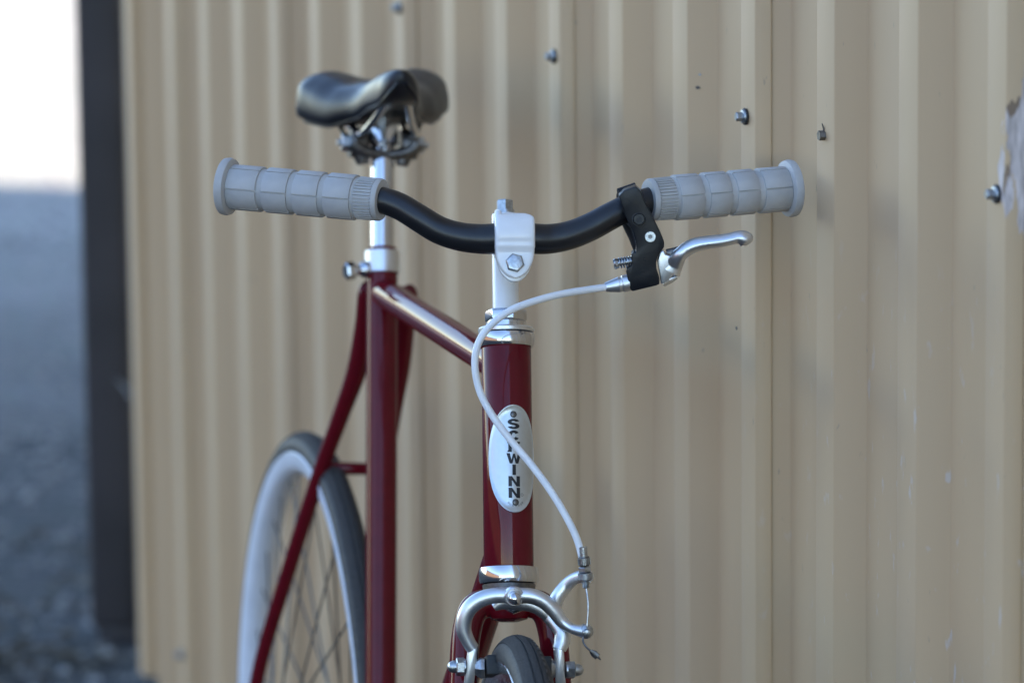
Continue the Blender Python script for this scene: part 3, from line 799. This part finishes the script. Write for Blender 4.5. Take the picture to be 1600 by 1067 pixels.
# lever blade
bl = [(1030, 425), (1027, 408), (1030, 394), (1037, 391), (1040, 397), (1050, 401), (1062, 398), (1066, 404), (1060, 415), (1050, 432), (1043, 440), (1033, 445)]
lev = obj('brake_lever', prism([at(x, y, YL+.004) for x, y in bl], (0, .008, 0)), M['alloy'], bike, bevel=.0012, angle=40)
pth = [(1046, 424, .0085, .0045), (1053, 412, .0070, .0052), (1062, 399, .0054, .0066), (1072, 390, .0052, .0078), (1086, 383, .0052, .0085), (1105, 379, .0048, .0088), (1128, 376, .0046, .0088), (1143, 373, .0044, .0085), (1152, 371, .0046, .0080), (1160, 372, .0055, .0082), (1166, 376, .0060, .0075), (1169, 381, .0030, .0045)]
sp = spline([(*at(x, y, YL+.008-(.006 if x > 1060 else 0)), a, b) for x, y, a, b in pth], 6)
fwdv = V((0, 1, 0))
obj('lever_blade', sweep([p[:3] for p in sp], [(p[4], p[3]*1.14) for p in sp], 24, ref=fwdv), M['alloy'], lev)
obj('lever_hook', sweep([at(1058, 432, YL+.012), at(1048, 436, YL+.012), at(1035, 441, YL+.012)], [.002, .0035, .004], 10), M['alloy'], lev)
obj('lever_shaft', sweep([at(1042, 396, YL+.008), at(1064, 391, YL+.009)], .0036, 14), M['dullsteel'], lev)

# cable with ferrules
f0 = at(985, 441, YL+.007); f1 = at(946, 449, YL+.006); fx = (f1-f0).normalized(); FL = (f1-f0).length
obj('barrel_adjuster', lathe(f0, fx, [(0, .0062), (.001, .0072), (.0062, .0072), (.0068, .0064), (.0078, .0062), (.0095, .0066), (FL-.002, .0044), (FL, .004)], 28), M['alloy'], bike, angle=25)
cp = [(948, 448.6, 3.753), (920, 452.5, 3.748), (880, 459, 3.738), (840, 469, 3.728), (800, 484, 3.718), (768, 507, 3.712), (748, 535, 3.708), (742, 570, 3.706), (750, 612, 3.703), (770, 650, 3.699), (800, 690, 3.694), (832, 728, 3.688), (862, 769, 3.681), (887, 811, 3.675), (902, 843, 3.672), (910, 872, 3.670)]
sp = spline([tuple(at(*p)) for p in cp], 10)
obj('brake_cable', sweep(sp, .0030, 20), M['housing'], bike)

# ------------------------------------------------------------------ brake caliper
YB_ = 3.668
e_pts = lambda L_: [(*at(x, y, Y), r1, r2) for x, y, Y, r1, r2 in L_]
armF = [(739, 1013, YB_, .0055, .0050), (732, 1002, YB_, .0056, .0052), (725, 985, YB_, .0061, .0055), (726, 965, YB_, .0064, .0058), (735, 948, YB_, .0066, .0060), (751, 936, YB_, .0066, .0060), (774, 930, YB_, .0064, .0060), (802, 930, YB_, .0066, .0060), (830, 931, YB_, .0064, .0060), (850, 939, YB_, .0062, .0058), (866, 954, YB_, .0060, .0056), (878, 970, YB_, .0054, .0050), (891, 980, YB_-.002, .0044, .0044), (903, 984, YB_-.004, .0046, .0046), (914, 986, YB_-.005, .0058, .0052)]
cal = bpy.data.objects.new('front_brake', None); col.objects.link(cal); cal.parent = bike
cal.location = at(802, 930, YB_)-wpos(bike); cal.empty_display_size = .02
def arm(L_, name='caliper_arm'):
    sp = spline(e_pts(L_), 7); sp = [(*p[:3], p[3]*1.0, p[4]*1.04) for p in sp]
    return obj(name, sweep([p[:3] for p in sp], [(p[3], p[4]) for p in sp], 24, ref=None) if False else sweep([p[:3] for p in sp], [(p[4], p[3]) for p in sp], 24, ref=V((0, 1, 0))), M['alloy'], cal)
arm(armF)
YR = YB_+.013
armR = [(874, 1014, YB_+.002, .0055, .0050), (878, 1002, YB_+.004, .0066, .0052), (878, 988, YB_+.006, .0066, .0055), (868, 974, YR-.003, .0060, .0055), (860, 962, YR, .0064, .0058), (866, 944, YR, .0064, .0058), (874, 928, YR, .0060, .0056), (886, 913, YR, .0056, .0052), (899, 903, YR-.004, .0050, .0048), (913, 899, YB_+.004, .0056, .0054)]
arm(armR)
armR2 = [(868, 974, YR, .0052, .005), (850, 955, YR, .0058, .0055), (830, 944, YR, .0062, .0055), (802, 938, YR, .0075, .0055), (784, 941, YR, .006, .005), (772, 948, YR, .0035, .004)]
arm(armR2)
fdir = V((math.sin(R(9)), -math.cos(R(9)), -.05)).normalized()
pv = at(801.5, 929, YB_)
obj('centre_washer', lathe(pv+fdir*.0045, fdir, [(-.002, .0082), (.0015, .0082), (.0024, .0072), (.0024, .0060), (.0040, .0058), (.0052, .0050), (.006, .0030)], 28), M['alloy'], cal, angle=30)
obj('centre_nut', lathe(pv+fdir*.008, fdir, [(0, .0052), (.004, .0052), (.0065, .0045), (.0080, .0030), (.0086, .0008)], 24), M['chrome'], cal, angle=30)
obj('centre_bolt', sweep([pv, pv-FS*.03], .003, 12), M['zinc'], cal)
obj('spring_plate', sweep([at(790, 946, YR+.004), at(802, 951, YR+.003), at(820, 946, YR+.004)], [.003, .0045, .003], 12), M['chrome'], cal)
# shoe holders, pads and nuts
for side, x0, x1, ytop in ((-1, 738, 730, 1008), (1, 872, 876, 1010)):
    pl = [at(x0-7, ytop+4, YB_), at(x0+4, ytop-2, YB_), at(x0+9, ytop+4, YB_), at(x1+9, 1085, YB_), at(x1-7, 1085, YB_)]
    obj('shoe_holder', prism(pl, (0, .008, 0)), M['alloy'], cal, bevel=.0012, angle=40)
def nutset(xc, y, sgn):
    ax = RS*sgn
    c = at(xc, y, YB_+.004)
    a = obj('shoe_nut', join(lathe(c, ax, [(0, .0068), (.0015, .0068)], 24), hexa(c+ax*.0015, ax, .0075, .0062, .15, .0008),
        lathe(c+ax*.0077, ax, [(0, .0052), (.003, .0050), (.0055, .0038), (.0068, .0015)], 20)), M['zinc'], cal, angle=28)
nutset(727, 1041, -1); nutset(884, 1046, 1)
for sgn, xa, xb, xc in ((-1, 742, 758, 784), (1, 868, 857, 838)):
    yy = 1043 if sgn < 0 else 1045
    p0, p1, p2 = at(xa, yy, YB_+.004), at(xb, yy, YB_+.004), at(xc, yy, YB_+.006)
    ax = (p1-p0).normalized()
    obj('shoe_bolt', lathe(p0, ax, [(0, .0060), ((p1-p0).length*.55, .0096), ((p1-p0).length, .0090)], 6, .4), M['zinc'], cal, smooth=False, bevel=.0006)
    obj('brake_pad', boxo((p1+p2)/2+V((0, .006, .0)), RS, FS, US, (p2-p1).length+.001, .038, .016), M['pad'], cal, bevel=.0012)
# lower anchor (inner wire end) and upper adjuster
an = at(916, 986, YB_-.006)
anc = obj('cable_anchor', join(lathe(an, fdir, [(-.004, .0058), (.0015, .0058), (.0025, .0050), (.0035, .0036), (.0058, .0036), (.0068, .0030), (.0074, .0012)], 24)), M['zinc'], cal, angle=28)
ua = at(914.5, 899, YB_+.003)
vdir = (at(911.5, 860, 3.668)-at(919, 960, 3.666)).normalized()
obj('adjuster_boss', join(lathe(ua-fdir*.003, fdir, [(0, .0062), (.008, .0062), (.009, .005)], 20)), M['alloy'], cal, angle=28)
def up_at(y):   # along the adjuster axis
    t = (y-860)/100; return at(911.5+7.5*t, 860, 3.668).lerp(at(911.5+7.5*t, 960, 3.664), t)
def vl(y0, y1, prof, n, mt, name, **k):
    a, b = up_at(y0), up_at(y1); L_ = (b-a).length
    return obj(name, lathe(a, (b-a), [(t*L_, r_) for t, r_ in prof], n), mt, cal, **k)
vl(854, 872, [(0, .0028), (.02, .0033), (.25, .0033), (.27, .0030), (.3, .0033), (.55, .0033), (.57, .0030), (.6, .0033), (1, .0033)], 20, M['zinc'], 'cable_ferrule', angle=25)
ba = up_at(870); bb_ = up_at(883); n = 22; gs = []
obj_ad = vl(869, 884, [(0, .0038), (.15, .0046), (.85, .0046), (1, .0036)], 24, M['dullsteel'], 'knurled_adjuster', angle=25)
e = (bb_-ba).normalized(); x_ = e.cross(V((0, 1, 0))).normalized(); y_ = e.cross(x_)
for k in range(n):
    a = 2*math.pi*k/n; d = x_*math.cos(a)+y_*math.sin(a)
    gs.append(boxo(ba.lerp(bb_, .5)+d*.0047, d, e, d.cross(e), .0010, (bb_-ba).length*.8, .0007))
obj('knurl_ribs', join(*gs), M['zinc'], cal, smooth=False)
vl(885, 893, [(0, .0050), (.15, .0056), (.85, .0056), (1, .0050)], 6, M['zinc'], 'lock_nut', smooth=False)
vl(893, 907, [(0, .0040), (.15, .0060), (.8, .0060), (1, .0042)], 24, M['galv'], 'adjuster_seat', angle=30)
vl(906, 918, [(0, .0030)] + [(i/12, .0032 if i % 2 else .0026) for i in range(1, 12)] + [(1, .0026)], 16, M['zinc'], 'threaded_end', angle=25)
obj('inner_wire', sweep(spline([tuple(up_at(916)), tuple(at(919, 945, 3.662)), tuple(at(917, 978, YB_-.009))], 6), .0008, 8), M['zinc'], cal)
obj('wire_tail', sweep(spline([tuple(at(*p)) for p in [(912, 992, YB_-.008), (911, 1001, YB_-.010), (916, 1010, YB_-.012), (925, 1018, YB_-.013)]], 5), .00085, 8), M['dullsteel'], cal)
ce0, ce1 = at(923, 1016, YB_-.013), at(934, 1026, YB_-.014)
obj('cable_end', join(sweep([ce0, ce0.lerp(ce1, .45), ce1], [(.0016, .0016), (.0030, .0013), (.0028, .0012)], 10), sweep([ce1, ce1+(ce1-ce0)*.45], [.0012, .0004], 6)), M['dullsteel'], cal)

# ------------------------------------------------------------------ head badge
RT_ = .0208; A0 = R(15)
bc_h = HT*(1-(715-540)/350) - 6.5*HT/350
def tube_pt(arc, h, r_):
    """arc metres to the right of the badge centre, h metres above it"""
    q = A0 + arc/RT_
    # direction in plane perpendicular to US, measured from the camera facing side
    rr, f0_ = RC, FC
    return Bt + US*(bc_h+h) + (f0_*math.cos(q)+rr*math.sin(q))*r_
RC, FC = sframe(0)
def ell(sa, sb, r_in, r_edge, r_top, rings=9, n=64):
    vs_, fs_ = [], []
    vs_.append(tube_pt(0, 0, r_top))
    steps = [(i/rings*.96, r_top) for i in range(1, rings+1)] + [(.975, r_edge), (.99, r_edge), (1.0, r_in)]
    for t, rr in steps:
        for k in range(n):
            a = 2*math.pi*k/n; vs_.append(tube_pt(sa*t*math.cos(a), sb*t*math.sin(a), rr))
    for k in range(n): fs_.append((0, 1+k, 1+(k+1) % n))
    for i in range(len(steps)-1):
        for k in range(n): fs_.append((1+i*n+k, 1+(i+1)*n+k, 1+(i+1)*n+(k+1) % n, 1+i*n+(k+1) % n))
    return vs_, fs_
bad = obj('head_badge', ell(.0218, .0452, RT_+.0001, RT_+.0018, RT_+.0012), M['badge'], bike, angle=60, label='oval silver badge with black stacked letters')
def quad(x0, y0, x1, y1, x2, y2, x3, y3): return [(x0, y0), (x1, y1), (x2, y2), (x3, y3)]
def rect(a, b, c, d): return quad(a, b, c, b, c, d, a, d)
def arcs(cx, cy, rx, ry, a0, a1, w, h, n=8):
    out = []
    for i in range(n):
        t0, t1 = R(a0+(a1-a0)*i/n), R(a0+(a1-a0)*(i+1)/n)
        out.append([(cx+rx*math.cos(t0), cy+ry*math.sin(t0)), (cx+rx*math.cos(t1), cy+ry*math.sin(t1)), (cx+(rx-w)*math.cos(t1), cy+(ry-h)*math.sin(t1)), (cx+(rx-w)*math.cos(t0), cy+(ry-h)*math.sin(t0))])
    return out
G = {
 'S': arcs(.5, .70, .5, .30, 15, 262, .33, .21) + [quad(.40, .62, .36, .41, .60, .38, .64, .59)] + arcs(.5, .30, .5, .30, 82, -165, .33, .21),
 'C': arcs(.5, .5, .5, .5, 32, 328, .34, .25, 14),
 'H': [rect(.05, 0, .33, 1), rect(.67, 0, .95, 1), rect(.33, .4, .67, .62), rect(-.02, 0, .05, .14), rect(.95, 0, 1.02, .14), rect(-.02, .86, .05, 1), rect(.95, .86, 1.02, 1)],
 'W': [quad(-.12, 1, .16, 1, .36, 0, .14, 0), quad(.36, 0, .22, .05, .42, .95, .58, .95), quad(.42, .95, .58, .95, .80, .02, .64, 0), quad(.64, 0, .86, 0, 1.12, 1, .84, 1)],
 'I': [rect(.36, 0, .64, 1)],
 'N': [rect(.03, 0, .31, 1), rect(.69, 0, .97, 1), quad(.31, 1, .31, .62, .69, 0, .69, .38)],
}
def letter(ch, cx, cy, w, h):
    vs_, fs_ = [], []
    for qi, q_ in enumerate(G[ch]):
        rr = RT_+.0015+.00002*(qi % 2)
        k = len(vs_); nx = 4
        for i in range(nx+1):
            t = i/nx
            for (pa_, pb_) in ((q_[0], q_[1]), (q_[3], q_[2])):
                x = pa_[0]+(pb_[0]-pa_[0])*t; y = pa_[1]+(pb_[1]-pa_[1])*t
                for r2 in (rr, rr-.0006):
                    vs_.append(tube_pt(cx+(x-.5)*w, cy+(y-.5)*h, r2))
        for i in range(nx):
            a = k+i*4; b = a+4
            fs_ += [(a, b, b+2, a+2), (a, a+1, b+1, b), (a+2, b+2, b+3, a+3)]
        fs_ += [(k, k+2, k+3, k+1), (k+nx*4, k+nx*4+1, k+nx*4+3, k+nx*4+2)]
    obj('letter', (vs_, fs_), M['ink'], bad, smooth=False)
ppm = 350/HT
for i, ch in enumerate('SCHWINN'):
    yc = 661.5+i*17.8
    letter(ch, -.0003, (715-yc)/ppm, .0098 if ch != 'W' else .0096, 16.0/ppm)
for yy, xx in ((646.5, -.0003), (783, .0006)):
    p = tube_pt(xx, (715-yy)/ppm, RT_+.0012); q = tube_pt(xx, (715-yy)/ppm, RT_+.01); ax = (q-p).normalized()
    rv = obj('rivet', lathe(p, ax, [(0, .0022), (.0004, .0021), (.0007, .0012), (.0008, .0003)], 18), M['dullsteel'], bad)
    obj('rivet_ring', lathe(p, ax, [(.0001, .0028), (.0003, .0027), (.0003, .0022)], 18), M['ink'], bad)
# registered mark ring and the worn small print round the lower rivet
def tiny_ring(cx, cy, r_, name='stamped_mark'):
    pth = [tube_pt(cx+r_*math.cos(a*math.pi/6), cy+r_*math.sin(a*math.pi/6), RT_+.0013) for a in range(13)]
    return sweep(pth, .00016, 5)
gs = [tiny_ring(.0062, (715-771)/ppm, .0011)]
for k in range(7):
    a = R(200+k*24); gs.append(tiny_ring(.0006+.0060*math.cos(a), (715-783)/ppm+.0038*math.sin(a)+.001, .0006))
obj('stamped_mark', join(*gs), M['dullsteel'], bad)

# ------------------------------------------------------------------ drivetrain (mostly below the frame)
crk = bpy.data.objects.new('crankset', None); col.objects.link(crk); crk.parent = bike; crk.location = bb-wpos(bike)
ax = -RF    # drive side is the rider's right, image left
U_ = (V((0, 0, 1))-RF*RF.z).normalized(); Fd = RF.cross(U_).normalized()
gs = []; vs_, fs_ = [], []; nt_ = 46
for z_ in (.042, .045):
    for k in range(nt_*4):
        a = 2*math.pi*k/(nt_*4); rr = .094+(.0025 if k % 4 in (0, 1) else -.002)
        vs_.append(bb+ax*z_+(U_*math.cos(a)+Fd*math.sin(a))*rr)
    for k in range(nt_*4):
        a = 2*math.pi*k/(nt_*4); vs_.append(bb+ax*z_+(U_*math.cos(a)+Fd*math.sin(a))*.078)
n4 = nt_*4
for k in range(n4):
    k2 = (k+1) % n4
    fs_ += [(k, k2, n4+k2, n4+k), (2*n4+k, 3*n4+k, 3*n4+k2, 2*n4+k2), (k, 2*n4+k, 2*n4+k2, k2), (n4+k, n4+k2, 3*n4+k2, 3*n4+k)]
ringo = (vs_, fs_)
arms = [sweep([bb+ax*.0435, bb+ax*.0435+(U_*math.cos(a)+Fd*math.sin(a))*.08], [(.009, .0035), (.007, .002)], 10, ref=U_*math.sin(a)-Fd*math.cos(a)) for a in [2*math.pi*i/5 for i in range(5)]]
obj('chainring', join(ringo, *arms), M['chrome'], crk, smooth=False)
for s_, sg in ((1, 1), (-1, -1)):
    d = (Fd*.5+U_*-.86)*sg
    q0 = bb+ax*.054*s_; q1 = q0+d*.17+ax*.008*s_
    ca_ = obj('crank_arm', sweep([q0, q1], [(.012, .008), (.009, .006)], 14), M['chrome'], crk)
    pc_ = q1+ax*.05*s_
    pd_ = obj('pedal', join(boxo(pc_+V((0, .03, 0)), ax, V((0, 1, 0)), V((0, 0, 1)), .085, .014, .022), boxo(pc_-V((0, .03, 0)), ax, V((0, 1, 0)), V((0, 0, 1)), .085, .014, .022), sweep([q1, pc_+ax*.05*s_], .007, 12)), M['blackm'], crk, bevel=.002)
cs = rhub-RN*.043; c1 = bb+ax*.0435
chain = []
for s_ in (1, -1):
    chain.append(sweep([c1+U_*.094*s_, cs+U_*.034*s_], [(.004, .003)]*2, 8))
chain.append(lathe(cs-RN*.002, RN, [(0, .034), (.004, .034)], 18))
obj('chain', join(*chain), M['dullsteel'], bike)
